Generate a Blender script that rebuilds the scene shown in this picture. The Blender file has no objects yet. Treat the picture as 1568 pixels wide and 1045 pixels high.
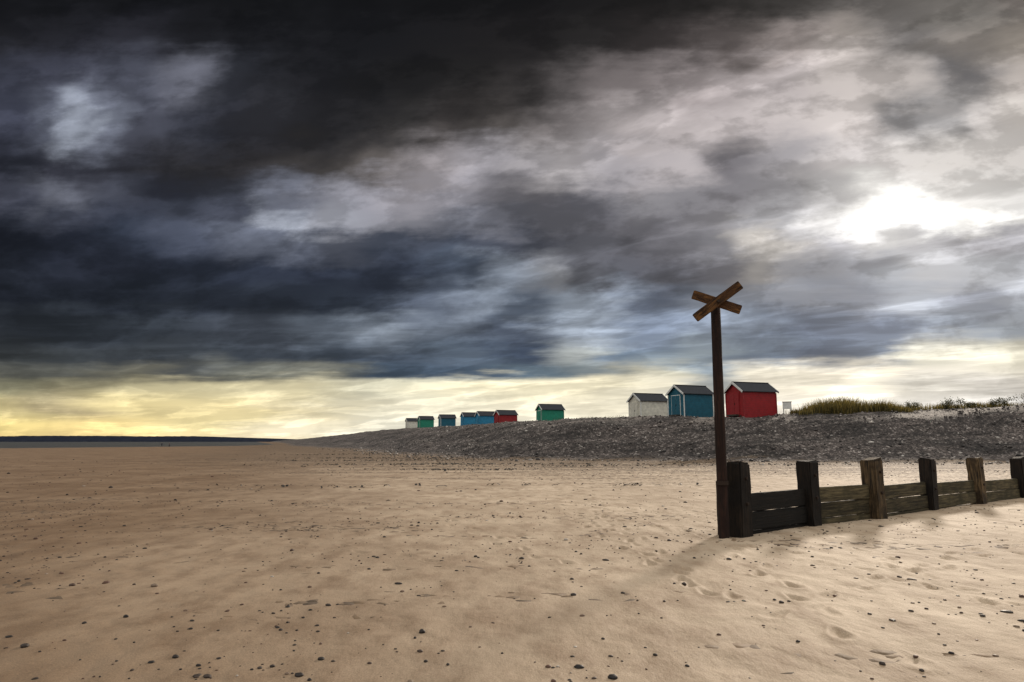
import bpy, bmesh, math, random
import numpy as np
from mathutils import Vector, Matrix
random.seed(7); rng=np.random.default_rng(7)
scene=bpy.context.scene
scene.view_settings.view_transform='Standard'
scene.view_settings.look='None'
scene.view_settings.exposure=0
R=math.radians
def lin(c):
    return tuple(((v/255)/12.92 if v/255<=0.04045 else (((v/255)+0.055)/1.055)**2.4) for v in c)+(1.0,)
def smooth(a,b,x):
    t=np.clip((x-a)/(b-a),0,1); return t*t*(3-2*t)
# ------------------------------------------------------------ numpy noise
def _h(ix,iy,s):
    n=(ix.astype(np.int64)*374761393+iy.astype(np.int64)*668265263+s*1442695041)&0x7fffffff
    n=((n^(n>>13))*1274126177)&0x7fffffff
    n=n^(n>>16)
    return (n&0xffff)/65535.0
def vn(x,y,s=0):
    x0=np.floor(x);y0=np.floor(y);fx=x-x0;fy=y-y0
    fx=fx*fx*(3-2*fx);fy=fy*fy*(3-2*fy)
    a=_h(x0,y0,s);b=_h(x0+1,y0,s);c=_h(x0,y0+1,s);d=_h(x0+1,y0+1,s)
    return (a*(1-fx)+b*fx)*(1-fy)+(c*(1-fx)+d*fx)*fy
def fbm(x,y,s=0,o=4):
    v=0;a=.5;t=0
    for i in range(o):
        v=v+a*vn(x*2**i+i*17.3,y*2**i-i*9.1,s+i);t+=a;a*=.5
    return v/t
def sdist(X,Y,poly):
    best=np.full(X.shape,1e18);sg=np.ones(X.shape)
    for (ax,ay),(bx,by) in zip(poly[:-1],poly[1:]):
        dx,dy=bx-ax,by-ay
        t=np.clip(((X-ax)*dx+(Y-ay)*dy)/(dx*dx+dy*dy),0,1)
        d=(X-ax-t*dx)**2+(Y-ay-t*dy)**2
        s=np.sign((X-ax)*dy-(Y-ay)*dx)
        m=d<best
        best=np.where(m,d,best);sg=np.where(m,s,sg)
    return np.sqrt(best)*sg
FOOT=[(400,-90),(150,10),(80,33),(34,46),(15,50.5),(2,55),(-6,64),(-26,119),(-70,220),(-114,355),(-300,900),(-1400,4000),(-4000,12000)]
WATER=[(-3000,-1500),(-400,-150),(-200,80),(-116,154),(-95,240),(-122,372),(-330,920),(-1500,4060),(-4200,12100)]
FEET=[]
def trail(x,y,dx,dy,n,step=.62):
    l=math.hypot(dx,dy);dx/=l;dy/=l
    for i in range(n):
        s=.1 if i%2 else -.1
        FEET.append((x+dx*step*i-dy*s+random.uniform(-.06,.06),y+dy*step*i+dx*s+random.uniform(-.06,.06),math.atan2(dy,dx)+random.uniform(-.25,.25)))
trail(3.2,10.6,-.1,-1,10); trail(2.7,12.5,.35,-1,11); trail(6.0,9.5,-1,-.9,9)
trail(5.2,11.0,-.2,-1,8); trail(1.2,15,.1,-1,14); trail(7.2,12,-.1,-1,9)
trail(1.9,14,.0,-1,12); trail(-1.5,14,.4,-1,10); trail(-5,12,.8,-.6,9); trail(2.4,20,-.1,-1,14); trail(8.5,11.5,-.8,-.7,9)
def height(X,Y,detail=True):
    d=sdist(X,Y,FOOT)+ (fbm(X*.08,Y*.08,3)-.5)*5*smooth(20,60,Y)
    w=sdist(X,Y,WATER)
    H=3.85+smooth(70,220,Y)*1.5+smooth(24,48,X)*.75
    W=14+smooth(80,230,Y)*18
    t=smooth(-.1,1,d/W)
    z=H*t
    z+= .13*np.sin(d*1.25+fbm(X*.1,Y*.1,9)*5)*smooth(0,3,d)*smooth(W,W-5,d)
    z+= (fbm(X*.45,Y*.45,21)-.5)*.4*smooth(0,4,d)
    z+= (fbm(X*.15,Y*.15,33)-.5)*.5*smooth(W*.6,W*1.2,d)
    z+= .12*smooth(-25,0,d)*(1-t)
    z-= np.where(w<0,np.minimum(-w*.03,2),0)
    if detail:
        z+=(fbm(X*.9,Y*.35,5)-.5)*.035*smooth(90,30,Y)
        z+=(fbm(X*3.1,Y*3.1,6,3)-.5)*.022*smooth(50,20,Y)
    return z,d,w
def make_mesh(name,verts,faces,mats=[],smooth_=False):
    me=bpy.data.meshes.new(name)
    me.from_pydata([tuple(v) for v in verts],[],[tuple(f) for f in faces])
    me.update()
    for m in mats: me.materials.append(m)
    if smooth_: me.polygons.foreach_set('use_smooth',[True]*len(me.polygons))
    ob=bpy.data.objects.new(name,me); scene.collection.objects.link(ob)
    return ob
def fast_mesh(name,V,F,mat,sm=True):
    me=bpy.data.meshes.new(name)
    k=F.shape[1]
    me.vertices.add(len(V)); me.vertices.foreach_set('co',V.astype(np.float32).ravel())
    me.loops.add(F.size); me.loops.foreach_set('vertex_index',F.astype(np.int32).ravel())
    me.polygons.add(len(F)); me.polygons.foreach_set('loop_start',np.arange(0,F.size,k,dtype=np.int32))
    try: me.polygons.foreach_set('loop_total',np.full(len(F),k,dtype=np.int32))
    except Exception: pass
    me.update(calc_edges=True); me.validate()
    me.polygons.foreach_set('use_smooth',np.full(len(me.polygons),sm))
    me.materials.append(mat)
    ob=bpy.data.objects.new(name,me); scene.collection.objects.link(ob)
    return ob
# ------------------------------------------------------------ node helpers
class NT:
    def __init__(s,nt): s.nt=nt
    def n(s,t,**k):
        nd=s.nt.nodes.new(t)
        for a,b in k.items(): setattr(nd,a,b)
        return nd
    def l(s,a,b): s.nt.links.new(a,b)
    def put(s,sock,v):
        if hasattr(v,'is_output'): s.l(v,sock)
        else: sock.default_value=v
    def m(s,op,a,b=None,c=None,clamp=False):
        nd=s.n('ShaderNodeMath',operation=op,use_clamp=clamp)
        s.put(nd.inputs[0],a)
        if b is not None: s.put(nd.inputs[1],b)
        if c is not None: s.put(nd.inputs[2],c)
        return nd.outputs[0]
    def mr(s,v,a,b,c=0.,d=1.,interp='SMOOTHSTEP'):
        nd=s.n('ShaderNodeMapRange',interpolation_type=interp)
        s.put(nd.inputs[0],v)
        for i,x in enumerate((a,b,c,d)): s.put(nd.inputs[i+1],x)
        return nd.outputs[0]
    def mix(s,f,a,b,bt='MIX'):
        nd=s.n('ShaderNodeMix',data_type='RGBA',blend_type=bt)
        s.put(nd.inputs[0],f);s.put(nd.inputs[6],a);s.put(nd.inputs[7],b)
        return nd.outputs[2]
    def noise(s,vec,scale,detail=4,rough=.5,dist=0.):
        nd=s.n('ShaderNodeTexNoise'); 
        if vec is not None: s.l(vec,nd.inputs['Vector'])
        nd.inputs['Scale'].default_value=scale;nd.inputs['Detail'].default_value=detail
        nd.inputs['Roughness'].default_value=rough;nd.inputs['Distortion'].default_value=dist
        return nd
    def xyz(s,a,b,c):
        nd=s.n('ShaderNodeCombineXYZ')
        s.put(nd.inputs[0],a);s.put(nd.inputs[1],b);s.put(nd.inputs[2],c)
        return nd.outputs[0]
def newmat(name):
    m=bpy.data.materials.new(name);m.use_nodes=True
    t=NT(m.node_tree);b=m.node_tree.nodes['Principled BSDF']
    return m,t,b
def mapping(t,vec,sc):
    nd=t.n('ShaderNodeMapping');t.l(vec,nd.inputs[0]);nd.inputs['Scale'].default_value=sc
    return nd.outputs[0]
def bump(t,b,h,strength,dist,prev=None):
    nd=t.n('ShaderNodeBump');nd.inputs['Strength'].default_value=strength;nd.inputs['Distance'].default_value=dist
    t.l(h,nd.inputs['Height'])
    if prev is not None: t.l(prev,nd.inputs['Normal'])
    t.l(nd.outputs[0],b.inputs['Normal']); return nd.outputs[0]

SUN_AZ=R(30.7); SUN_EL=R(16.8)
sd=Vector((math.sin(SUN_AZ)*math.cos(SUN_EL),math.cos(SUN_AZ)*math.cos(SUN_EL),math.sin(SUN_EL)))
# ------------------------------------------------------------ sky (world)
world=bpy.data.worlds.new("World"); scene.world=world; world.use_nodes=True
w=NT(world.node_tree); world.node_tree.nodes.clear()
tc=w.n('ShaderNodeTexCoord'); sep=w.n('ShaderNodeSeparateXYZ'); w.l(tc.outputs['Generated'],sep.inputs[0])
X,Y,Z=sep.outputs
Yc=w.m('MAXIMUM',Y,.2); p=w.m('DIVIDE',X,Yc); q=w.m('DIVIDE',Z,Yc)
Zc=w.m('ADD',w.m('MAXIMUM',Z,0.0),.09)
PX=w.m('DIVIDE',X,Zc); PY=w.m('DIVIDE',Y,Zc)
# cloud-deck coordinates: rolls elongated along one wind direction
su=w.m('MULTIPLY',w.m('SUBTRACT',PY,PX),.50); sv=w.m('MULTIPLY',w.m('ADD',PX,PY),.95)
st=w.xyz(su,sv,0.)
def split(nd):
    s=w.n('ShaderNodeSeparateColor'); w.l(nd.outputs['Color'],s.inputs[0]); return s.outputs
def c5(v): return w.m('SUBTRACT',v,.5)
hz=w.xyz(w.m('MULTIPLY',p,1.5),w.m('MULTIPLY',q,17.),0.)
puff=w.xyz(w.m('ADD',p,w.m('MULTIPLY',q,.3)),w.m('ADD',w.m('MULTIPLY',q,2.1),w.m('MULTIPLY',p,-.3)),0.)
s2=split(w.noise(st,1.35,8,.55,.2))
s4=split(w.noise(puff,7.5,8,.58))
s3=split(w.noise(hz,2.4,6,.55))
low=w.mr(q,.30,.08)
qa=w.mr(q,0.02,.35,.06,1.)
wp=w.m('ADD',w.m('MULTIPLY',c5(s2[0]),.15),w.m('MULTIPLY',c5(s4[0]),.14))
wq=w.m('MULTIPLY',w.m('ADD',w.m('MULTIPLY',c5(s2[1]),.09),w.m('MULTIPLY',c5(s4[1]),.11)),qa)
wq=w.m('ADD',wq,w.m('MULTIPLY',w.m('MULTIPLY',c5(s3[0]),.05),w.mr(q,.02,.1)))
p2=w.m('ADD',p,w.m('ADD',w.m('MULTIPLY',wp,w.mr(q,.02,.25,.25,1.)),w.m('MULTIPLY',w.m('MULTIPLY',c5(s3[1]),.25),low))); q2=w.m('ADD',q,wq)
fac=w.m('MULTIPLY_ADD',p2,.5,.5)
TAB=[
(0,[(0,22,22,25),(400,20,20,22),(800,22,21,22),(1050,30,28,28),(1200,50,47,46),(1350,72,68,66),(1500,88,84,80),(1568,108,100,95)]),
(60,[(0,28,28,32),(100,33,33,39),(200,42,42,50),(300,28,28,32),(500,24,24,27),(800,30,28,29),(900,37,35,35),(1000,55,50,50),(1100,88,80,79),(1200,125,115,112),(1300,112,104,99),(1400,88,84,84),(1500,118,110,104),(1568,140,130,120)]),
(120,[(0,42,44,55),(100,56,58,71),(200,74,77,91),(280,100,102,115),(350,50,52,60),(450,32,32,36),(600,29,28,29),(720,34,32,32),(810,48,45,45),(870,84,79,79),(950,116,108,108),(1050,148,138,138),(1200,180,170,170),(1300,193,183,179),(1400,176,167,163),(1470,88,87,93),(1568,174,164,158)]),
(190,[(0,55,58,73),(55,76,80,94),(105,140,147,162),(145,100,105,120),(200,58,60,71),(300,48,50,60),(400,48,48,54),(500,40,39,42),(600,46,44,44),(700,58,54,53),(780,76,71,69),(850,130,123,123),(950,174,165,165),(1100,193,183,183),(1300,203,193,190),(1380,92,92,99),(1450,115,113,116),(1500,180,173,170),(1568,192,184,178)]),
(250,[(0,38,40,50),(100,40,41,50),(300,36,35,38),(400,42,40,42),(500,50,47,46),(580,76,71,69),(680,138,132,135),(760,150,146,152),(860,188,182,184),(950,168,163,168),(1050,188,180,182),(1120,108,105,113),(1200,148,144,150),(1300,193,186,186),(1450,198,192,188),(1568,196,190,186)]),
(300,[(0,70,73,88),(80,88,91,103),(160,60,63,75),(260,36,38,48),(380,42,44,52),(440,96,100,114),(520,130,130,140),(620,146,143,151),(720,124,122,130),(820,102,100,106),(920,96,96,105),(1020,136,134,140),(1120,112,110,118),(1190,100,99,107),(1260,174,172,174),(1330,208,206,203),(1400,217,215,212),(1470,208,205,202),(1568,200,197,194)]),
(335,[(0,38,42,54),(100,58,62,76),(200,46,50,63),(300,48,52,64),(390,64,68,82),(440,150,156,170),(500,138,140,150),(600,120,120,129),(700,92,94,104),(900,92,92,100),(1000,110,109,117),(1100,128,126,133),(1200,150,150,156),(1270,190,188,188),(1330,210,210,210),(1420,210,210,208),(1480,205,203,199),(1568,204,202,200)]),
(370,[(0,25,28,38),(100,28,32,44),(200,38,44,58),(300,62,68,84),(400,92,98,114),(500,70,74,86),(600,60,66,80),(700,58,64,78),(800,62,66,78),(900,80,81,89),(1000,84,84,92),(1100,106,106,114),(1180,182,176,170),(1260,130,130,139),(1350,168,167,168),(1400,134,134,142),(1480,114,114,124),(1568,132,132,141)]),
(420,[(0,28,32,42),(150,30,34,46),(300,35,41,55),(450,35,41,55),(600,40,47,62),(700,62,72,88),(760,128,138,153),(850,128,130,136),(900,84,86,94),(1000,76,78,88),(1100,96,96,106),(1160,150,146,145),(1250,102,106,119),(1350,112,117,132),(1420,162,164,171),(1568,169,173,182)]),
(460,[(0,26,30,40),(200,30,35,46),(400,36,42,54),(550,44,52,66),(640,90,100,118),(740,138,150,168),(800,84,96,114),(900,152,164,180),(1000,78,88,106),(1080,116,124,138),(1200,122,128,142),(1300,96,106,126),(1400,144,152,166),(1500,124,132,150),(1568,150,156,168)]),
(500,[(0,40,45,53),(200,44,50,59),(400,58,64,75),(500,94,104,118),(600,146,158,174),(680,104,115,131),(780,68,78,95),(880,154,166,182),(980,112,126,148),(1100,126,140,160),(1250,84,101,128),(1350,80,98,126),(1450,116,129,148),(1568,140,150,162)]),
(545,[(0,52,56,59),(200,50,55,61),(400,54,61,71),(600,60,71,86),(700,78,91,107),(800,58,72,94),(890,168,174,173),(950,108,127,148),(1050,142,156,166),(1150,96,113,134),(1250,74,93,120),(1350,88,105,128),(1430,204,200,182),(1500,224,218,196),(1568,212,206,184)]),
(570,[(0,84,85,80),(100,86,87,82),(200,108,106,94),(300,80,83,84),(400,106,107,99),(500,118,118,108),(600,60,75,92),(700,68,84,102),(800,92,109,122),(900,130,141,146),(1000,200,196,176),(1100,130,143,153),(1180,226,218,198),(1350,244,234,212),(1450,229,222,207),(1568,232,225,207)]),
(589,[(0,130,127,105),(150,136,130,106),(280,224,212,170),(450,236,224,184),(600,212,207,182),(750,240,230,196),(900,241,231,200),(1000,235,227,203),(1100,176,181,180),(1200,245,236,216),(1300,251,243,222),(1400,210,205,193),(1568,202,197,188)]),
(628,[(0,212,196,146),(100,186,171,134),(200,234,216,162),(350,243,225,172),(450,226,212,173),(600,226,219,195),(900,249,240,214),(1200,249,242,227),(1568,210,208,205)]),
(655,[(0,242,219,148),(150,250,224,156),(300,250,232,175),(450,240,229,199),(600,230,225,206),(1000,241,235,217),(1568,216,214,206)]),
(675,[(0,228,200,134),(200,250,223,164),(400,244,227,190),(600,230,225,203),(1568,218,216,206)]),
]
prev=None;qprev=None
for (py,stops) in TAB:
    v=py-522.5; den=1033.8+.1458*v; qq=(152.4-.9893*v)/den
    cr=w.n('ShaderNodeValToRGB'); cr.color_ramp.interpolation='EASE'
    e=cr.color_ramp.elements
    e[0].position=((stops[0][0]-784)/den+1)/2; e[0].color=lin(stops[0][1:])
    e[1].position=((stops[-1][0]-784)/den+1)/2; e[1].color=lin(stops[-1][1:])
    for s in stops[1:-1]:
        k=e.new(((s[0]-784)/den+1)/2); k.color=lin(s[1:])
    w.l(fac,cr.inputs[0])
    if prev is None: prev=cr.outputs[0]
    else:
        f=w.mr(q2,qprev,qq)
        prev=w.mix(f,prev,cr.outputs[0])
    qprev=qq
def gauss(v,c,s):
    d=w.m('DIVIDE',w.m('SUBTRACT',v,c),s); return w.m('EXPONENT',w.m('MULTIPLY',w.m('MULTIPLY',d,d),-1.))
g1=w.mr(s2[2],.45,.55,.80,1.16)                        # firm-edged rolls
g1b=w.mr(s4[2],.44,.56,.84,1.18)
rim=w.m('MULTIPLY_ADD',gauss(s2[2],.55,.022),.13,1.)      # silver linings
g3=w.mr(s3[2],.42,.58,.74,1.24)
g3=w.m('ADD',w.m('MULTIPLY',g3,low),w.m('SUBTRACT',1.,low))
k=w.m('MULTIPLY',w.m('MULTIPLY',g1,g1b),w.m('MULTIPLY',g3,rim))
hi=w.mr(q,.04,.22); k=w.m('ADD',w.m('MULTIPLY',k,w.m('MULTIPLY_ADD',hi,.5,.5)),w.m('MULTIPLY',w.m('SUBTRACT',1.,hi),.5))
k=w.m('MULTIPLY',k,1.06)
cloud=w.mix(1.,prev,w.xyz(k,k,k),'MULTIPLY')
hs=w.n('ShaderNodeHueSaturation'); w.l(cloud,hs.inputs['Color']); w.put(hs.inputs['Saturation'],w.mr(q,.06,.14,1.02,.88)); cloud=hs.outputs[0]
# glow where the sun burns through the cloud
vd=w.n('ShaderNodeVectorMath',operation='DOT_PRODUCT'); w.l(tc.outputs['Generated'],vd.inputs[0]); vd.inputs[1].default_value=sd
dz=w.m('MULTIPLY',w.m('SUBTRACT',1.,vd.outputs['Value']),1.)
dq=w.m('DIVIDE',w.m('SUBTRACT',q2,sd.z/sd.y),.027); dp=w.m('DIVIDE',w.m('SUBTRACT',p2,sd.x/sd.y),.062)
core=w.m('EXPONENT',w.m('MULTIPLY',w.m('ADD',w.m('MULTIPLY',dq,dq),w.m('MULTIPLY',dp,dp)),-1.))
halo=w.m('EXPONENT',w.m('MULTIPLY',dz,-70.))
gl=w.m('ADD',w.m('MULTIPLY',core,1.0),w.m('MULTIPLY',w.m('MULTIPLY',halo,.20),k))
cloud=w.mix(1.,cloud,w.mix(1.,(1.,.97,.92,1),w.xyz(gl,gl,gl),'MULTIPLY'),'ADD')
# the rest of the sky: unseen cloud behind, brightened overhead to light the flat sand
zen=w.mr(Z,0.0,.8); 
back=w.mix(zen,(.22,.24,.28,1),(1.26,1.24,1.17,1))
kb=w.mr(s2[0],.3,.7,.6,1.4,'LINEAR')
back=w.mix(1.,back,w.xyz(kb,kb,kb),'MULTIPLY')
ff=w.mr(Y,.38,.62)
skyc=w.mix(ff,back,cloud)
gnd=w.mr(Z,-.03,0.)
skyc=w.mix(gnd,(.12,.10,.08,1),skyc)
ns=w.n('ShaderNodeTexSky',sky_type='NISHITA'); ns.sun_disc=False; ns.sun_elevation=SUN_EL; ns.sun_rotation=SUN_AZ
ns.air_density=1.2; ns.dust_density=2.
bg1=w.n('ShaderNodeBackground'); w.l(ns.outputs[0],bg1.inputs[0]); bg1.inputs[1].default_value=.05
bg2=w.n('ShaderNodeBackground'); w.l(skyc,bg2.inputs[0]); bg2.inputs[1].default_value=1.
ms=w.n('ShaderNodeMixShader'); ms.inputs[0].default_value=.985
w.l(bg1.outputs[0],ms.inputs[1]); w.l(bg2.outputs[0],ms.inputs[2])
wo=w.n('ShaderNodeOutputWorld'); w.l(ms.outputs[0],wo.inputs[0])
# ------------------------------------------------------------ sun
sl=bpy.data.lights.new('sun','SUN'); sl.energy=2.8; sl.angle=R(5); sl.color=(1,.87,.72)
so=bpy.data.objects.new('sun',sl); scene.collection.objects.link(so)
so.rotation_euler=sd.to_track_quat('Z','Y').to_euler(); so.location=(40,60,30)
# ------------------------------------------------------------ ground
gm,t,b=newmat('beach_ground')
tcn=t.n('ShaderNodeTexCoord'); O=tcn.outputs['Object']
a1=t.n('ShaderNodeAttribute'); a1.attribute_name='bank'
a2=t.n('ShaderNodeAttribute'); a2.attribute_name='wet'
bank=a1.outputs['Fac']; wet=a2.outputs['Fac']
nb=t.noise(O,.35,4,.6); nm=t.noise(mapping(t,O,(1,.5,1)),2.2,6,.65); nf=t.noise(O,95,3,.7)
sand=t.mix(t.mr(nb.outputs['Fac'],.3,.7),(.38,.283,.195,1),(.52,.405,.292,1))
sand=t.mix(t.m('MULTIPLY',t.mr(nm.outputs['Fac'],.4,.7),.85),sand,(.28,.193,.123,1))
gr=t.mr(nf.outputs['Fac'],.25,.75,.66,1.28,'LINEAR'); sand=t.mix(1.,sand,t.xyz(gr,gr,gr),'MULTIPLY')
shade_col=t.mix(1.,sand,(.38,.30,.225,1),'MULTIPLY')  # cloud shadow and edge falloff painted into the left sand's colour
shade_fac=t.m('MULTIPLY',wet,t.mr(nb.outputs['Fac'],.25,.7,1.,.88))
sand=t.mix(shade_fac,sand,shade_col)
v1=t.n('ShaderNodeTexVoronoi');t.l(O,v1.inputs['Vector']);v1.inputs['Scale'].default_value=9
v2=t.n('ShaderNodeTexVoronoi');t.l(O,v2.inputs['Vector']);v2.inputs['Scale'].default_value=3.5
sc=t.n('ShaderNodeSeparateColor');t.l(v1.outputs['Color'],sc.inputs[0])
sc2=t.n('ShaderNodeSeparateColor');t.l(v2.outputs['Color'],sc2.inputs[0])
ng=t.noise(mapping(t,O,(.25,1,1)),.55,5,.65)
gf=t.m('ADD',t.mr(bank,-30,-2,-.08,.9,'LINEAR'),t.m('MULTIPLY',t.m('SUBTRACT',ng.outputs['Fac'],.5),1.9))
gmask=t.m('GREATER_THAN',t.m('SUBTRACT',gf,t.m('MULTIPLY',sc.outputs[0],.72)),0.)
grav=t.mix(sc.outputs[1],(.045,.03,.02,1),(.20,.13,.075,1))
col=t.mix(t.m('MULTIPLY',gmask,.85),sand,grav)
shr=t.n('ShaderNodeValToRGB'); e=shr.color_ramp.elements
e[0].position=0;e[0].color=(.012,.010,.009,1);e[1].position=1;e[1].color=(.50,.45,.41,1)
x=e.new(.5);x.color=(.058,.046,.041,1); x=e.new(.82);x.color=(.17,.14,.125,1)
t.l(t.m('ADD',t.m('MULTIPLY',sc.outputs[2],.62),t.m('MULTIPLY',sc2.outputs[1],.38)),shr.inputs[0])
shn=t.mr(ng.outputs['Fac'],.35,.65,.32,1.5,'LINEAR')
shing=t.mix(1.,shr.outputs[0],t.xyz(shn,shn,shn),'MULTIPLY')
sf=t.mr(t.m('ADD',bank,t.m('MULTIPLY',t.m('SUBTRACT',ng.outputs['Fac'],.5),9.)),-1.5,1.0)
col=t.mix(sf,col,shing)
tf=t.mr(t.m('ADD',bank,t.m('MULTIPLY',t.m('SUBTRACT',nb.outputs['Fac'],.5),12.)),34,42)
col=t.mix(tf,col,(.085,.085,.03,1))
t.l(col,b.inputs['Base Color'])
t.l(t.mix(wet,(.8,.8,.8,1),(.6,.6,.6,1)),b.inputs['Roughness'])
b.inputs['Specular IOR Level'].default_value=.3
pb=bump(t,b,nf.outputs['Fac'],.4,.008)
wv=t.n('ShaderNodeTexWave');t.l(mapping(t,O,(.5,1,1)),wv.inputs['Vector']);wv.inputs['Scale'].default_value=1.3;wv.inputs['Distortion'].default_value=9;wv.inputs['Detail'].default_value=4;wv.inputs['Detail Scale'].default_value=.8
pb=bump(t,b,wv.outputs['Fac'],.4,.025,pb)
pb=bump(t,b,nm.outputs['Fac'],.7,.07,pb)
hh=t.m('MULTIPLY',t.m('SUBTRACT',1.,v1.outputs['Distance']),t.m('MAXIMUM',sf,t.m('MULTIPLY',gmask,.6)))
pb=bump(t,b,hh,1.,.10,pb)

rad=np.concatenate([np.linspace(.02,2.9,12),3*1.006**np.arange(0,502),60.6*1.028**np.arange(0,205)])
ang=np.concatenate([np.arange(-46,46,.13),np.arange(46,314,2.)])
A,Rr=np.meshgrid(np.radians(ang),rad)
GX=Rr*np.sin(A);GY=Rr*np.cos(A)
GZ,GD,GW=height(GX,GY)
for (fx,fy,fa) in FEET:
    lx=(GX-fx)*math.cos(fa)+(GY-fy)*math.sin(fa); ly=-(GX-fx)*math.sin(fa)+(GY-fy)*math.cos(fa)
    dd=random.uniform(.6,1.3)
    r2=(lx/.14)**2+(ly/(.056+.014*np.sign(lx)*np.minimum(1,np.abs(lx)*12)))**2
    m=r2<8
    GZ=np.where(m,GZ-dd*(.028*np.exp(-r2*1.2)-.012*np.exp(-(np.sqrt(r2)-1.6)**2*5)),GZ)
nr,na=GX.shape
V=np.stack([GX,GY,GZ],-1).reshape(-1,3)
i=np.arange(nr-1)[:,None]*na; j=np.arange(na)[None,:]; j2=(j+1)%na
F=np.stack([i+j,i+j2,i+na+j2,i+na+j],-1).reshape(-1,4)[:, ::-1]
ground=fast_mesh('ground',V,F,gm)
at=ground.data.attributes.new('bank','FLOAT','POINT'); at.data.foreach_set('value',np.clip(GD,-80,80).astype(np.float32).ravel())
wv_=smooth(4.0,-6.0,(GX+.17*GY)/(1+.03*GY)+ (fbm(GX*.25,GY*.12,40)-.5)*4)  # mask for the shade painted on the left sand
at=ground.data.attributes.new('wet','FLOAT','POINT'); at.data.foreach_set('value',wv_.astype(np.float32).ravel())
# ------------------------------------------------------------ sea
sm_,t,b=newmat('sea_water'); b.inputs['Base Color'].default_value=(.036,.036,.034,1);b.inputs['Roughness'].default_value=.4
tcn=t.n('ShaderNodeTexCoord'); nn=t.noise(mapping(t,tcn.outputs['Object'],(.5,1,1)),.6,5,.6); bump(t,b,nn.outputs['Fac'],.8,.4)
make_mesh('sea',[(-15000,-15000,-.07),(15000,-15000,-.07),(15000,15000,-.07),(-15000,15000,-.07)],[(0,1,2,3)],[sm_])
# ------------------------------------------------------------ distant hills
hm,t,b=newmat('distant_woodland'); b.inputs['Roughness'].default_value=1; b.inputs['Specular IOR Level'].default_value=0
tcn=t.n('ShaderNodeTexCoord'); nn=t.noise(tcn.outputs['Object'],.03,4,.6)
t.l(t.mix(nn.outputs['Fac'],(.012,.014,.024,1),(.035,.04,.055,1)),b.inputs['Base Color'])
vs=[];fs=[];N=500
for i in range(N+1):
    x=-6500+ i*(6500-1230)/N; 
    prof=smooth(0,1,np.array((-1240-x)/600.))
    h=float((15+18*prof)*(0.66+.6*float(fbm(np.array(x*.0016),np.array(.3),2)))) + random.uniform(0,2.5)
    if i>N-3: h=1
    y=4000+.05*x
    vs+= [(x,y-60,-2),(x,y,h),(x,y+300,h*.9),(x,y+600,-2)]
for i in range(N):
    for k in range(3): fs.append((4*i+k,4*i+4+k,4*i+5+k,4*i+1+k))
make_mesh('distant_hills',vs,fs,[hm])
# ------------------------------------------------------------ stones
def ico(sub):
    bm=bmesh.new(); bmesh.ops.create_icosphere(bm,subdivisions=sub,radius=1)
    v=np.array([x.co[:] for x in bm.verts]); f=np.array([[q.index for q in x.verts] for x in bm.faces]); bm.free(); return v,f
def stones(name,px,py,pz,sz,mat,sub,flat=.55):
    v,f=ico(sub); n=len(px)
    a=rng.uniform(0,2*np.pi,n); ex=rng.uniform(.7,1.5,n); fl=flat*rng.uniform(.6,1.3,n)
    jit=1+rng.uniform(-.14,.14,(n,len(v)))
    P=v[None]*jit[...,None]*sz[:,None,None]
    P[...,0]*=ex[:,None]; P[...,2]*=fl[:,None]
    c,s=np.cos(a)[:,None],np.sin(a)[:,None]
    Xr=P[...,0]*c-P[...,1]*s+px[:,None]; Yr=P[...,0]*s+P[...,1]*c+py[:,None]; Zr=P[...,2]+pz[:,None]+(sz*fl*.35)[:,None]
    V=np.stack([Xr,Yr,Zr],-1).reshape(-1,3); F=(f[None]+(np.arange(n)*len(v))[:,None,None]).reshape(-1,3)
    ob=fast_mesh(name,V,F,mat,True)
    at=ob.data.attributes.new('tint','FLOAT','POINT'); at.data.foreach_set('value',np.repeat(rng.random(n),len(v)).astype(np.float32))
    return ob
def stonemat(name,stops):
    m,t,b=newmat(name); a=t.n('ShaderNodeAttribute');a.attribute_name='tint'
    cr=t.n('ShaderNodeValToRGB'); cr.color_ramp.interpolation='LINEAR'
    e=cr.color_ramp.elements; e[0].position=stops[0][0];e[0].color=stops[0][1];e[1].position=stops[-1][0];e[1].color=stops[-1][1]
    for p_,c_ in stops[1:-1]:
        k=e.new(p_);k.color=c_
    t.l(a.outputs['Fac'],cr.inputs[0])
    tcn=t.n('ShaderNodeTexCoord'); nn=t.noise(tcn.outputs['Object'],60,4,.6)
    k=t.mr(nn.outputs['Fac'],.3,.7,.7,1.25,'LINEAR')
    t.l(t.mix(1.,cr.outputs[0],t.xyz(k,k,k),'MULTIPLY'),b.inputs['Base Color']); b.inputs['Roughness'].default_value=.6; b.inputs['Specular IOR Level'].default_value=.3
    return m
pm=stonemat('pebble',[(0,(.012,.009,.008,1)),(.6,(.04,.028,.021,1)),(.85,(.10,.05,.032,1)),(.97,(.18,.13,.09,1)),(1,(.45,.4,.35,1))])
sm2=stonemat('shingle_stone',[(0,(.015,.013,.012,1)),(.5,(.06,.05,.045,1)),(.82,(.19,.16,.14,1)),(1,(.60,.55,.5,1))])
n=15000
py_=4.0+ 14*rng.random(n)**.85; px_=(rng.random(n)*2-1)*(.85*py_+.6)
dens=fbm(px_*.4,py_*.5,70); keep=rng.random(n)<smooth(.38,.75,dens)*.38+.08
px_,py_=px_[keep],py_[keep]
sz=np.clip(rng.lognormal(-4.65,.5,len(px_)),.004,.034)
z,_,_=height(px_,py_); stones('pebbles',px_,py_,z,sz,pm,2)
n=20000
py_=14+ 45*rng.random(n)**.8; px_=(rng.random(n)*2-1)*(.85*py_)
z,d,_=height(px_,py_); dens=fbm(px_*.2,py_*.35,71)
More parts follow.
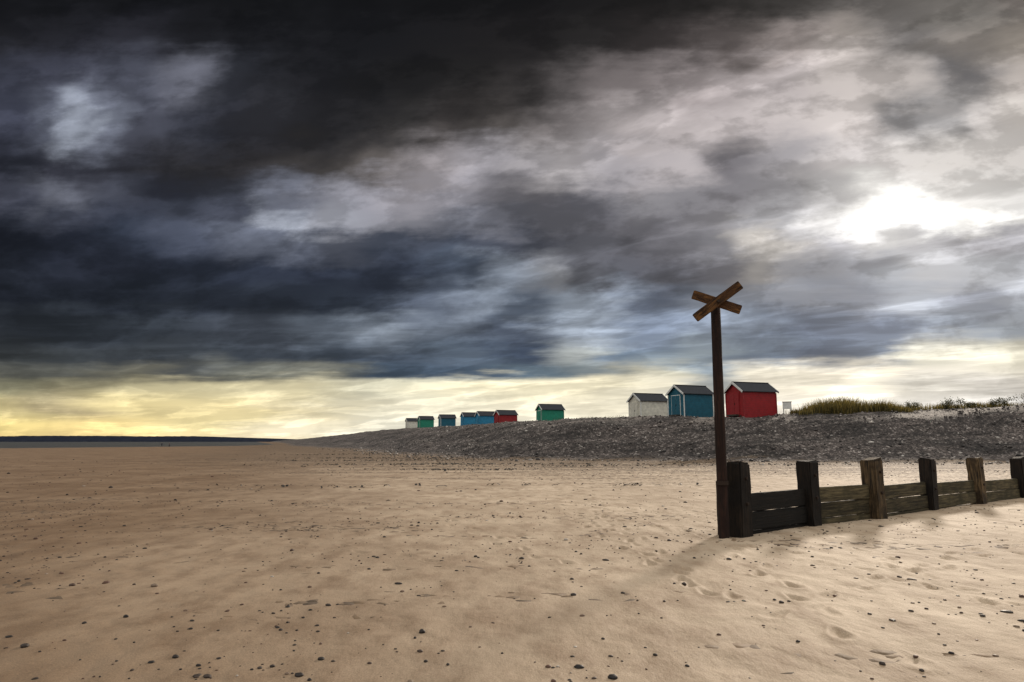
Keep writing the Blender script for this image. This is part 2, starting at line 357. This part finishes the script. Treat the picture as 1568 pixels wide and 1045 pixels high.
keep=(d<2)&(rng.random(n)<(smooth(.4,.75,dens)*.5+.05)*(.3+1.2*smooth(-28,-2,d)))
px_,py_,z=px_[keep],py_[keep],z[keep]
sz=np.clip(rng.lognormal(-3.75,.42,len(px_)),.012,.08); stones('beach_stones',px_,py_,z,sz,pm,1)
n=46000
px_=rng.uniform(-40,62,n);py_=rng.uniform(30,150,n)
z,d,_=height(px_,py_); keep=(d>-6)&(d<26)&(rng.random(n)<smooth(-6,1,d)*smooth(150,50,py_)+.1)
px_,py_,z=px_[keep],py_[keep],z[keep]
sz=np.clip(rng.lognormal(-2.95,.42,len(px_)),.025,.18); stones('shingle_stones',px_,py_,z,sz,sm2,1,.7)
# ------------------------------------------------------------ wood
def woodmat(name,c1,c2,c3,rough=.8,gscale=(1.2,1.2,14)):
    m,t,b=newmat(name); tcn=t.n('ShaderNodeTexCoord'); oi=t.n('ShaderNodeObjectInfo')
    vadd=t.n('ShaderNodeVectorMath',operation='ADD'); t.l(tcn.outputs['Object'],vadd.inputs[0])
    t.l(t.xyz(t.m('MULTIPLY',oi.outputs['Random'],37.),t.m('MULTIPLY',oi.outputs['Random'],11.),0.),vadd.inputs[1]); P=vadd.outputs[0]
    n1=t.noise(mapping(t,P,gscale),3.5,7,.65,.5); n2=t.noise(P,2.3,4,.6)
    c=t.mix(t.mr(n1.outputs['Fac'],.35,.68),c1,c2); c=t.mix(t.mr(n2.outputs['Fac'],.45,.7),c,c3)
    k=t.mr(oi.outputs['Random'],0.,1.,.65,1.25,'LINEAR'); c=t.mix(1.,c,t.xyz(k,k,k),'MULTIPLY')
    t.l(c,b.inputs['Base Color']); b.inputs['Roughness'].default_value=rough; b.inputs['Specular IOR Level'].default_value=.25
    bump(t,b,n1.outputs['Fac'],.8,.015); return m
postm=woodmat('groyne_post_wood',(.004,.003,.0025,1),(.026,.017,.011,1),(.007,.005,.004,1),.85,(9,9,.7))
postm2=woodmat('groyne_post_weathered',(.012,.009,.006,1),(.16,.105,.052,1),(.025,.017,.010,1),.85,(9,9,.7))
boardm=woodmat('groyne_board_tarred',(.003,.0025,.002,1),(.012,.009,.007,1),(.005,.004,.003,1),.8,(.5,.5,10))
boardm2=woodmat('groyne_board_weathered',(.03,.024,.014,1),(.135,.108,.058,1),(.038,.033,.017,1),.85,(.5,.5,8))
rustm=woodmat('rusty_post',(.008,.004,.003,1),(.034,.014,.009,1),(.015,.006,.004,1),.8,(7,7,.8))
signm=woodmat('rusty_plank',(.022,.010,.005,1),(.18,.085,.026,1),(.06,.025,.010,1),.75,(2,2,9))
steel,t,b=newmat('bolt_steel'); b.inputs['Base Color'].default_value=(.03,.018,.012,1);b.inputs['Metallic'].default_value=.5;b.inputs['Roughness'].default_value=.7
def boxbm(size,rough=0.,cuts=0,bev=.012,seed=0):
    bm=bmesh.new(); bmesh.ops.create_cube(bm,size=1)
    bmesh.ops.scale(bm,vec=size,verts=bm.verts)
    bmesh.ops.bevel(bm,geom=bm.edges[:],offset=bev,segments=2,affect='EDGES')
    if cuts:
        ax=max(range(3),key=lambda i:size[i])
        ed=[e for e in bm.edges if abs((e.verts[0].co-e.verts[1].co)[ax])>size[ax]*.7]
        bmesh.ops.subdivide_edges(bm,edges=ed,cuts=cuts,use_grid_fill=True)
    rr=random.Random(seed)
    if rough:
        for v in bm.verts: v.co+=Vector((rr.uniform(-1,1),rr.uniform(-1,1),rr.uniform(-1,1)))*rough
    return bm
def bm_obj(bm,name,mat,parent=None,M=None):
    me=bpy.data.meshes.new(name); bm.to_mesh(me); bm.free(); me.materials.append(mat)
    o=bpy.data.objects.new(name,me); scene.collection.objects.link(o)
    if parent: o.parent=parent
    if M is not None: o.matrix_local=M
    return o
def empty(name,loc=(0,0,0),rz=0):
    o=bpy.data.objects.new(name,None); scene.collection.objects.link(o); o.location=loc; o.rotation_euler=(0,0,rz); return o
gro=empty('wooden_groyne')
G=[(3.66,11.25,1.17),(5.40,12.69,1.15),(7.14,13.76,1.16),(9.31,15.56,1.12),(11.47,17.18,1.11),(13.85,18.97,1.08),(16.1,20.6,1.06),(18.4,22.3,1.03)]
for i,(x,y,h) in enumerate(G):
    a=math.atan2(G[min(i+1,7)][1]-G[max(i-1,0)][1],G[min(i+1,7)][0]-G[max(i-1,0)][0])
    s=.33+ .02*((i*7)%3-1)
    bm=boxbm((s,s*.85,h+.8),.009,9,.024,i)
    for v in bm.verts:
        if v.co.z>h/2: v.co.z+=v.co.x*.1*((i%3)-1)+random.uniform(-.018,.018)
    M=Matrix.Translation((x,y,(h-.8)/2))@Matrix.Rotation(a+R(random.uniform(-4,4)),4,'Z')@Matrix.Rotation(R(random.uniform(-1.2,1.2)),4,'Y')
    bm_obj(bm,'post_%d'%(i+1),postm2 if i in(2,4) else postm,gro,M)
    for zz in (h-.25,h-.65):
        bm=bmesh.new(); bmesh.ops.create_cone(bm,cap_ends=True,segments=6,radius1=.03,radius2=.026,depth=.04)
        bm_obj(bm,'bolt',steel,gro,Matrix.Translation((x,y,zz))@Matrix.Rotation(a,4,'Z')@Matrix.Translation((0,-s*.425-.012,0))@Matrix.Rotation(R(90),4,'X'))
tops=[.66,.67,.62,.57,.52,.47,.43]
for i in range(7):
    (x0,y0,_),(x1,y1,_)=G[i],G[i+1]
    L=math.hypot(x1-x0,y1-y0); a=math.atan2(y1-y0,x1-x0); mx,my=(x0+x1)/2,(y0+y1)/2
    zt=tops[i]; k=0
    while zt>-.25:
        hh=.28 if i else .30
        bm=boxbm((L-.3,.075,hh-.010),.003,12,.012,i*10+k)
        off=.03+random.uniform(-.018,.018)
        M=Matrix.Translation((mx,my,zt-hh/2))@Matrix.Rotation(a,4,'Z')@Matrix.Rotation(random.uniform(-.008,.008),4,'Y')@Matrix.Translation((0,off,0))
        bm_obj(bm,'board_%d_%d'%(i+1,k+1),boardm if i==0 else boardm2,gro,M); zt-=hh;k+=1
bm=boxbm((.15,.17,1.6),.008,6,.02,77); bm_obj(bm,'stub_pile',postm,gro,Matrix.Translation((3.44,11.42,.08))@Matrix.Rotation(R(12),4,'Z'))
# marker
mk=empty('groyne_marker_post',(3.33,11.05,0))
mk.rotation_euler=(0,R(.35),R(0))
bm=bmesh.new(); bmesh.ops.create_cone(bm,cap_ends=True,segments=10,radius1=.088,radius2=.078,depth=4.35)
ed=[e for e in bm.edges if abs(e.verts[0].co.z-e.verts[1].co.z)>3]; bmesh.ops.subdivide_edges(bm,edges=ed,cuts=14)
for v in bm.verts: v.co+=Vector((random.uniform(-1,1),random.uniform(-1,1),0))*.003
for f in bm.faces: f.smooth=True
bm_obj(bm,'post',rustm,mk,Matrix.Translation((0,0,3.72-4.35/2+.02)))
for nm,ang_,L,yy in (('cross_arm_1',19,.80,-.125),('cross_arm_2',-37,.90,-.185)):
    bm=boxbm((L,.055,.145),.002,6,.008,5)
    bm_obj(bm,nm,signm,mk,Matrix.Translation((-.015,yy,3.75))@Matrix.Rotation(R(6),4,'X')@Matrix.Rotation(R(-8),4,'Z')@Matrix.Rotation(R(ang_),4,'Y'))
bm=bmesh.new(); bmesh.ops.create_cone(bm,cap_ends=True,segments=8,radius1=.028,radius2=.024,depth=.03)
bm_obj(bm,'bolt',steel,mk,Matrix.Translation((-.015,-.225,3.75))@Matrix.Rotation(R(90),4,'X'))
bm=bmesh.new(); bmesh.ops.create_cone(bm,cap_ends=True,segments=12,radius1=.10,radius2=.10,depth=.06)
bm_obj(bm,'strap',steel,mk,Matrix.Translation((0,0,.85)))
# ------------------------------------------------------------ beach huts
def paint(name,c):
    m,t,b=newmat(name); tcn=t.n('ShaderNodeTexCoord'); sp=t.n('ShaderNodeSeparateXYZ'); t.l(tcn.outputs['Object'],sp.inputs[0])
    fr=t.m('FRACT',t.m('MULTIPLY',sp.outputs[2],6.5)); ln=t.mr(fr,0.,.2,.45,1.,'LINEAR')
    nn=t.noise(tcn.outputs['Object'],3,5,.6); k=t.m('MULTIPLY',ln,t.mr(nn.outputs['Fac'],.3,.7,.75,1.15,'LINEAR'))
    t.l(t.mix(1.,c,t.xyz(k,k,k),'MULTIPLY'),b.inputs['Base Color']); b.inputs['Roughness'].default_value=.5
    bump(t,b,fr,.6,.03); return m
def plain(name,c,r=.6):
    m,t,b=newmat(name); tcn=t.n('ShaderNodeTexCoord'); nn=t.noise(tcn.outputs['Object'],4,5,.6); k=t.mr(nn.outputs['Fac'],.3,.7,.75,1.2,'LINEAR')
    t.l(t.mix(1.,c,t.xyz(k,k,k),'MULTIPLY'),b.inputs['Base Color']); b.inputs['Roughness'].default_value=r; return m
white=plain('white_trim',(.72,.72,.68,1)); felt=plain('roof_felt',(.022,.024,.03,1),.9); skid=plain('skid_timber',(.05,.04,.03,1),.9)
PC={'red':(.33,.012,.016,1),'teal':(.008,.12,.18,1),'white':(.80,.76,.64,1),'green':(.015,.26,.16,1),'blue':(.02,.24,.42,1)}
PM={k:paint('paint_'+k,v) for k,v in PC.items()}
DM={k:plain('door_'+k,tuple(x*.8 for x in v[:3])+(1,)) for k,v in PC.items()}
def box(name,cx,cy,cz,sx,sy,sz_,mat,par,M=None):
    bm=bmesh.new(); bmesh.ops.create_cube(bm,size=1); bmesh.ops.scale(bm,vec=(sx,sy,sz_),verts=bm.verts)
    T=Matrix.Translation((cx,cy,cz)); 
    if M is not None: T=T@M
    return bm_obj(bm,name,mat,par,T)
def hut(x,y,z,col,rz=-68,s=1.):
    e=empty('beach_hut',(x,y,z),R(rz)); e.scale=(s,s,s*1.09)
    W,L,E,Ap=1.25,1.78,1.98,2.72
    pr=[(-W,-.3),(W,-.3),(W,E),(0,Ap),(-W,E)]
    vs=[(a,-L,c) for a,c in pr]+[(a,L,c) for a,c in pr]
    fs=[(0,1,2,3,4),(9,8,7,6,5)]+[(i,i+5,(i+1)%5+5,(i+1)%5) for i in range(5)]
    o=make_mesh('walls',vs,fs,[PM[col]]); o.parent=e
    th=math.atan2(Ap-E,W); sl_=math.hypot(W,Ap-E)+.2
    for sgn in(1,-1):
        cx=sgn*(sl_/2)*math.cos(th); cz=Ap+.06-(sl_/2)*math.sin(th)
        box('roof_slope',cx,0,cz,sl_,2*L+.4,.05,felt,e,Matrix.Rotation(sgn*th,4,'Y'))
        for yy in(-L-.215,L+.215):
            box('bargeboard',cx,yy,cz-.03,sl_,.03,.17,white,e,Matrix.Rotation(sgn*th,4,'Y'))
        for yy in(-L,L):
            box('corner_trim',sgn*(W+.012),yy*(1.004),E/2-.1,.08,.08,E,white if col in('white','teal') else DM[col],e)
    box('ridge_cap',0,0,Ap+.10,.2,2*L+.44,.04,felt,e)
    box('door_frame',0,-L-.02,.93,1.42,.05,1.9,white if col in('teal','green') else DM[col],e)
    for sx in(-.33,.33): box('door_leaf',sx,-L-.05,.93,.62,.04,1.78,DM[col],e)
    box('door_handle',.06,-L-.085,.95,.04,.04,.16,steel,e)
    box('door_step',0,-L-.28,.02,1.3,.4,.12,skid,e)
    for sx in(-.8,.8): box('skid',sx,0,-.12,.14,2*L+.1,.3,skid,e)
    return e
HUTS=[(22.0,63,'red'),(18.0,69,'teal'),(15.7,79,'white'),(6.0,108,'green'),(-1.2,130,'red'),(-5.3,140,'blue'),(-9.1,150,'blue'),(-15.6,165,'teal'),(-22.6,180,'green'),(-28.9,200,'white')]
for i,(x,y,c) in enumerate(HUTS):
    z,_,_=height(np.array([x,x-1.8,x+1.8]),np.array([y,y,y]),False)
    hut(x,y,float(z[0])+.10,c,-68+(i*5)%7-3,1.03+.03*((i*3)%3-1))
nbd=empty('notice_board',(24.9,62,0),R(-20)); z,_,_=height(np.array([24.9]),np.array([62.]),False); nbd.location.z=float(z[0])
box('panel',0,0,.75,.75,.06,.62,white,nbd)
for sx in(-.3,.3): box('leg',sx,.06,.4,.07,.07,1.1,skid,nbd)
box('panel_rim',0,-.0,1.085,.82,.1,.05,skid,nbd)
# ------------------------------------------------------------ grass & shrubs
def leafmat(name,c1,c2):
    m,t,b=newmat(name); a=t.n('ShaderNodeAttribute');a.attribute_name='tint'
    c=t.mix(a.outputs['Fac'],c1,c2); t.l(c,b.inputs['Base Color']); b.inputs['Roughness'].default_value=.7
    tr=t.n('ShaderNodeBsdfTranslucent'); t.l(c,tr.inputs[0]); mx=t.n('ShaderNodeMixShader'); mx.inputs[0].default_value=.4
    t.l(b.outputs[0],mx.inputs[1]);t.l(tr.outputs[0],mx.inputs[2]); t.l(mx.outputs[0],m.node_tree.nodes['Material Output'].inputs[0]); return m
gmt=leafmat('marram_grass',(.035,.035,.012,1),(.36,.26,.06,1))
def grass(name,clumps,per,hgt,mat):
    vs=[];fs=[];tn=[]
    for (cx,cy,rr,hs) in clumps:
        xs=rng.normal(cx,rr,per);ys=rng.normal(cy,rr,per); zs,_,_=height(xs,ys,False)
        for x,y,z in zip(xs,ys,zs):
            h=hgt*hs*random.uniform(.5,1.1); a=random.uniform(0,6.28); w_=random.uniform(.012,.03)
            lx,ly=random.gauss(0,.3)*h+.12*h,random.gauss(0,.3)*h
            k=len(vs); ca,sa=math.cos(a)*w_,math.sin(a)*w_
            vs+=[(x-ca,y-sa,z-.05),(x+ca,y+sa,z-.05),(x+lx*.4+ca*.7,y+ly*.4+sa*.7,z+h*.6),(x+lx*.4-ca*.7,y+ly*.4-sa*.7,z+h*.6),(x+lx,y+ly,z+h)]
            fs+=[(k,k+1,k+2,k+3),(k+3,k+2,k+4)]; tv=random.random()**1.3; tn+=[tv*.5,tv*.5,tv,tv,min(1,tv*1.3)]
    o=make_mesh(name,vs,fs,[mat]); at=o.data.attributes.new('tint','FLOAT','POINT'); at.data.foreach_set('value',np.array(tn,dtype=np.float32)); return o
cl=[]
for x in np.linspace(25.8,35.2,44):
    env=math.exp(-((x-29.8)/3.6)**2); cl.append((x+random.uniform(-.2,.2),random.uniform(60.5,63.5),.35,(.35+.65*env)*random.uniform(.6,1.2)))
cl+=[(x,random.uniform(62,66),.5,random.uniform(.25,.5)) for x in np.linspace(34,52,24)]
grass('dune_grass',cl,150,1.45,gmt)
cl=[(x,y,.6,random.uniform(.4,.9)) for x,y in zip(np.linspace(14.5,7.8,16),np.linspace(88,105,16))]
cl+=[(x,y,.7,random.uniform(.4,.8)) for x,y in zip(np.linspace(3.5,1,7),np.linspace(112,125,7))]
gm2=leafmat('dune_scrub',(.012,.016,.007,1),(.12,.105,.03,1))
grass('dune_scrub',cl,170,1.25,gm2)
def shrub(x,y,rx,h,seed):
    r=random.Random(seed); z,_,_=height(np.array([x]),np.array([y]),False); z=float(z[0]); vs=[];fs=[];tn=[]
    tips=[]
    for i in range(9):
        a=r.uniform(0,6.28);l=r.uniform(.4,1)*rx; tx,ty,tz=math.cos(a)*l,math.sin(a)*l,h*r.uniform(.45,.9); tips.append((tx,ty,tz))
        k=len(vs)
        for (px,py,pz,w_) in((0,0,-.1,.03),(tx*.5,ty*.5,tz*.6,.018),(tx,ty,tz,.006)):
            vs+=[(px-w_,py,pz),(px+w_*.5,py+w_*.8,pz),(px+w_*.5,py-w_*.8,pz)]
        for s in(0,3):
            for q_ in range(3): fs.append((k+s+q_,k+s+(q_+1)%3,k+s+3+(q_+1)%3,k+s+3+q_))
        tn+=[.1]*9
    for tx,ty,tz in tips:
        for j in range(60):
            px,py,pz=tx+r.gauss(0,rx*.22),ty+r.gauss(0,rx*.22),max(.03,tz+r.gauss(0,h*.16)); s_=r.uniform(.03,.07)
            d1=Vector((r.gauss(0,1),r.gauss(0,1),r.gauss(0,1))).normalized()*s_; d2=Vector((r.gauss(0,1),r.gauss(0,1),r.gauss(0,1))).normalized()*s_*.6
            P=Vector((px,py,pz)); k=len(vs); vs+=[P-d1,P+d2,P+d1,P-d2]; fs.append((k,k+1,k+2,k+3)); tv=r.random(); tn+=[tv]*4
    o=make_mesh('coastal_shrub',vs,fs,[gm2]); o.location=(x,y,z); at=o.data.attributes.new('tint','FLOAT','POINT'); at.data.foreach_set('value',np.array(tn,dtype=np.float32))
for i,(x,y,rx,h) in enumerate([(36.5,62.5,.6,.8),(39.3,62,.5,.8),(40.6,62.5,.6,.95),(42.2,63,.4,.7),(43.6,62,.5,.8),(45.0,62.5,.6,.75),(45.9,61.2,.8,1.2),(47.6,61.5,1.1,1.5),(50.5,62,1.2,1.6)]): shrub(x,y,rx,h,i)
# ------------------------------------------------------------ seaweed line
swm=plain('seaweed_dark',(.014,.009,.005,1),.6)
vs=[];fs=[]
def strand(x,y,l):
    z,_,_=height(np.array([x]),np.array([y])); z=float(z[0]); a=random.uniform(0,6.28);k=len(vs);w_=random.uniform(.015,.05);n_=5
    px,py=x,y
    for i in range(n_):
        a+=random.uniform(-.8,.8); h=z+.012+random.uniform(0,.07)*(1 if 0<i<n_-1 else .1)
        ca,sa=-math.sin(a)*w_,math.cos(a)*w_
        vs.extend([(px-ca,py-sa,h),(px+ca,py+sa,h+.01)]); px+=math.cos(a)*l/n_;py+=math.sin(a)*l/n_
    for i in range(n_-1): fs.append((k+2*i,k+2*i+1,k+2*i+3,k+2*i+2))
for cx,cy,n_,sx,sy in [(-5,44,170,4,.5),(-9,52,150,4,.7),(-2.8,36.5,70,2.2,.35),(-13,60,120,4,1),(2,41,90,5,.6),(8,44,90,6,.7),(16,42,90,6,.8),(-18,75,120,4,2),(-5,57,150,5,1.2),(4,24,20,3,.3),(-7,23,14,3,.3)]:
    for _ in range(n_): strand(random.gauss(cx,sx),random.gauss(cy,sy),random.uniform(.1,.5))
make_mesh('seaweed',vs,fs,[swm])
# ------------------------------------------------------------ people at the water's edge
def person(x,y,h,rz,jc,stride):
    pm_,t,b=newmat('person_clothes'); tcn=t.n('ShaderNodeTexCoord'); sp=t.n('ShaderNodeSeparateXYZ'); t.l(tcn.outputs['Object'],sp.inputs[0])
    zz=t.m('DIVIDE',sp.outputs[2],h); c=t.mix(t.m('GREATER_THAN',zz,.5),(.02,.022,.03,1),jc)
    c=t.mix(t.m('GREATER_THAN',zz,.86),c,(.35,.2,.14,1)); c=t.mix(t.m('GREATER_THAN',zz,.95),c,(.03,.02,.012,1)); t.l(c,b.inputs['Base Color']); b.inputs['Roughness'].default_value=.85
    P=[((0,0,.52),.085),((0,0,.66),.08),((0,0,.79),.085),((0,0,.85),.035),((0,-.01,.93),.062),
       ((.11,0,.79),.04),((.15,.04*stride,.63),.03),((.14,-.03,.47),.022),((-.11,0,.79),.04),((-.15,-.04*stride,.63),.03),((-.14,.03,.47),.022),
       ((.055,0,.48),.06),((.06,-.07*stride,.27),.042),((.06,-.09*stride,.03),.028),((.06,-.14*stride-.05,.015),.02),
       ((-.055,0,.48),.06),((-.06,.05*stride,.27),.042),((-.06,.13*stride,.03),.028),((-.06,.10*stride-.06,.015),.02)]
    E=[(0,1),(1,2),(2,3),(3,4),(2,5),(5,6),(6,7),(2,8),(8,9),(9,10),(0,11),(11,12),(12,13),(13,14),(0,15),(15,16),(16,17),(17,18)]
    me=bpy.data.meshes.new('person'); me.from_pydata([tuple(c*h for c in p_[0]) for p_ in P],E,[]); me.materials.append(pm_)
    o=bpy.data.objects.new('person',me); scene.collection.objects.link(o)
    md=o.modifiers.new('skin','SKIN')
    for i,v in enumerate(me.skin_vertices[0].data): v.radius=(P[i][1]*h,P[i][1]*h*.85); v.use_root=(i==0)
    o.modifiers.new('sub','SUBSURF').levels=1; o.modifiers['sub'].render_levels=2
    z,_,_=height(np.array([float(x)]),np.array([float(y)])); o.location=(x,y,float(z[0])); o.rotation_euler=(0,0,rz)
person(-107.5,212,1.5,R(70),(.03,.03,.04,1),1.); person(-105.6,212.8,1.25,R(95),(.07,.02,.02,1),.8)
# ------------------------------------------------------------ camera
cd=bpy.data.cameras.new('camera'); cam=bpy.data.objects.new('camera',cd); scene.collection.objects.link(cam)
cd.lens=24; cd.sensor_width=36; cd.clip_start=.05; cd.clip_end=30000
cam.location=(0,0,1.5); cam.rotation_euler=(R(90+8.38),0,0); scene.camera=cam
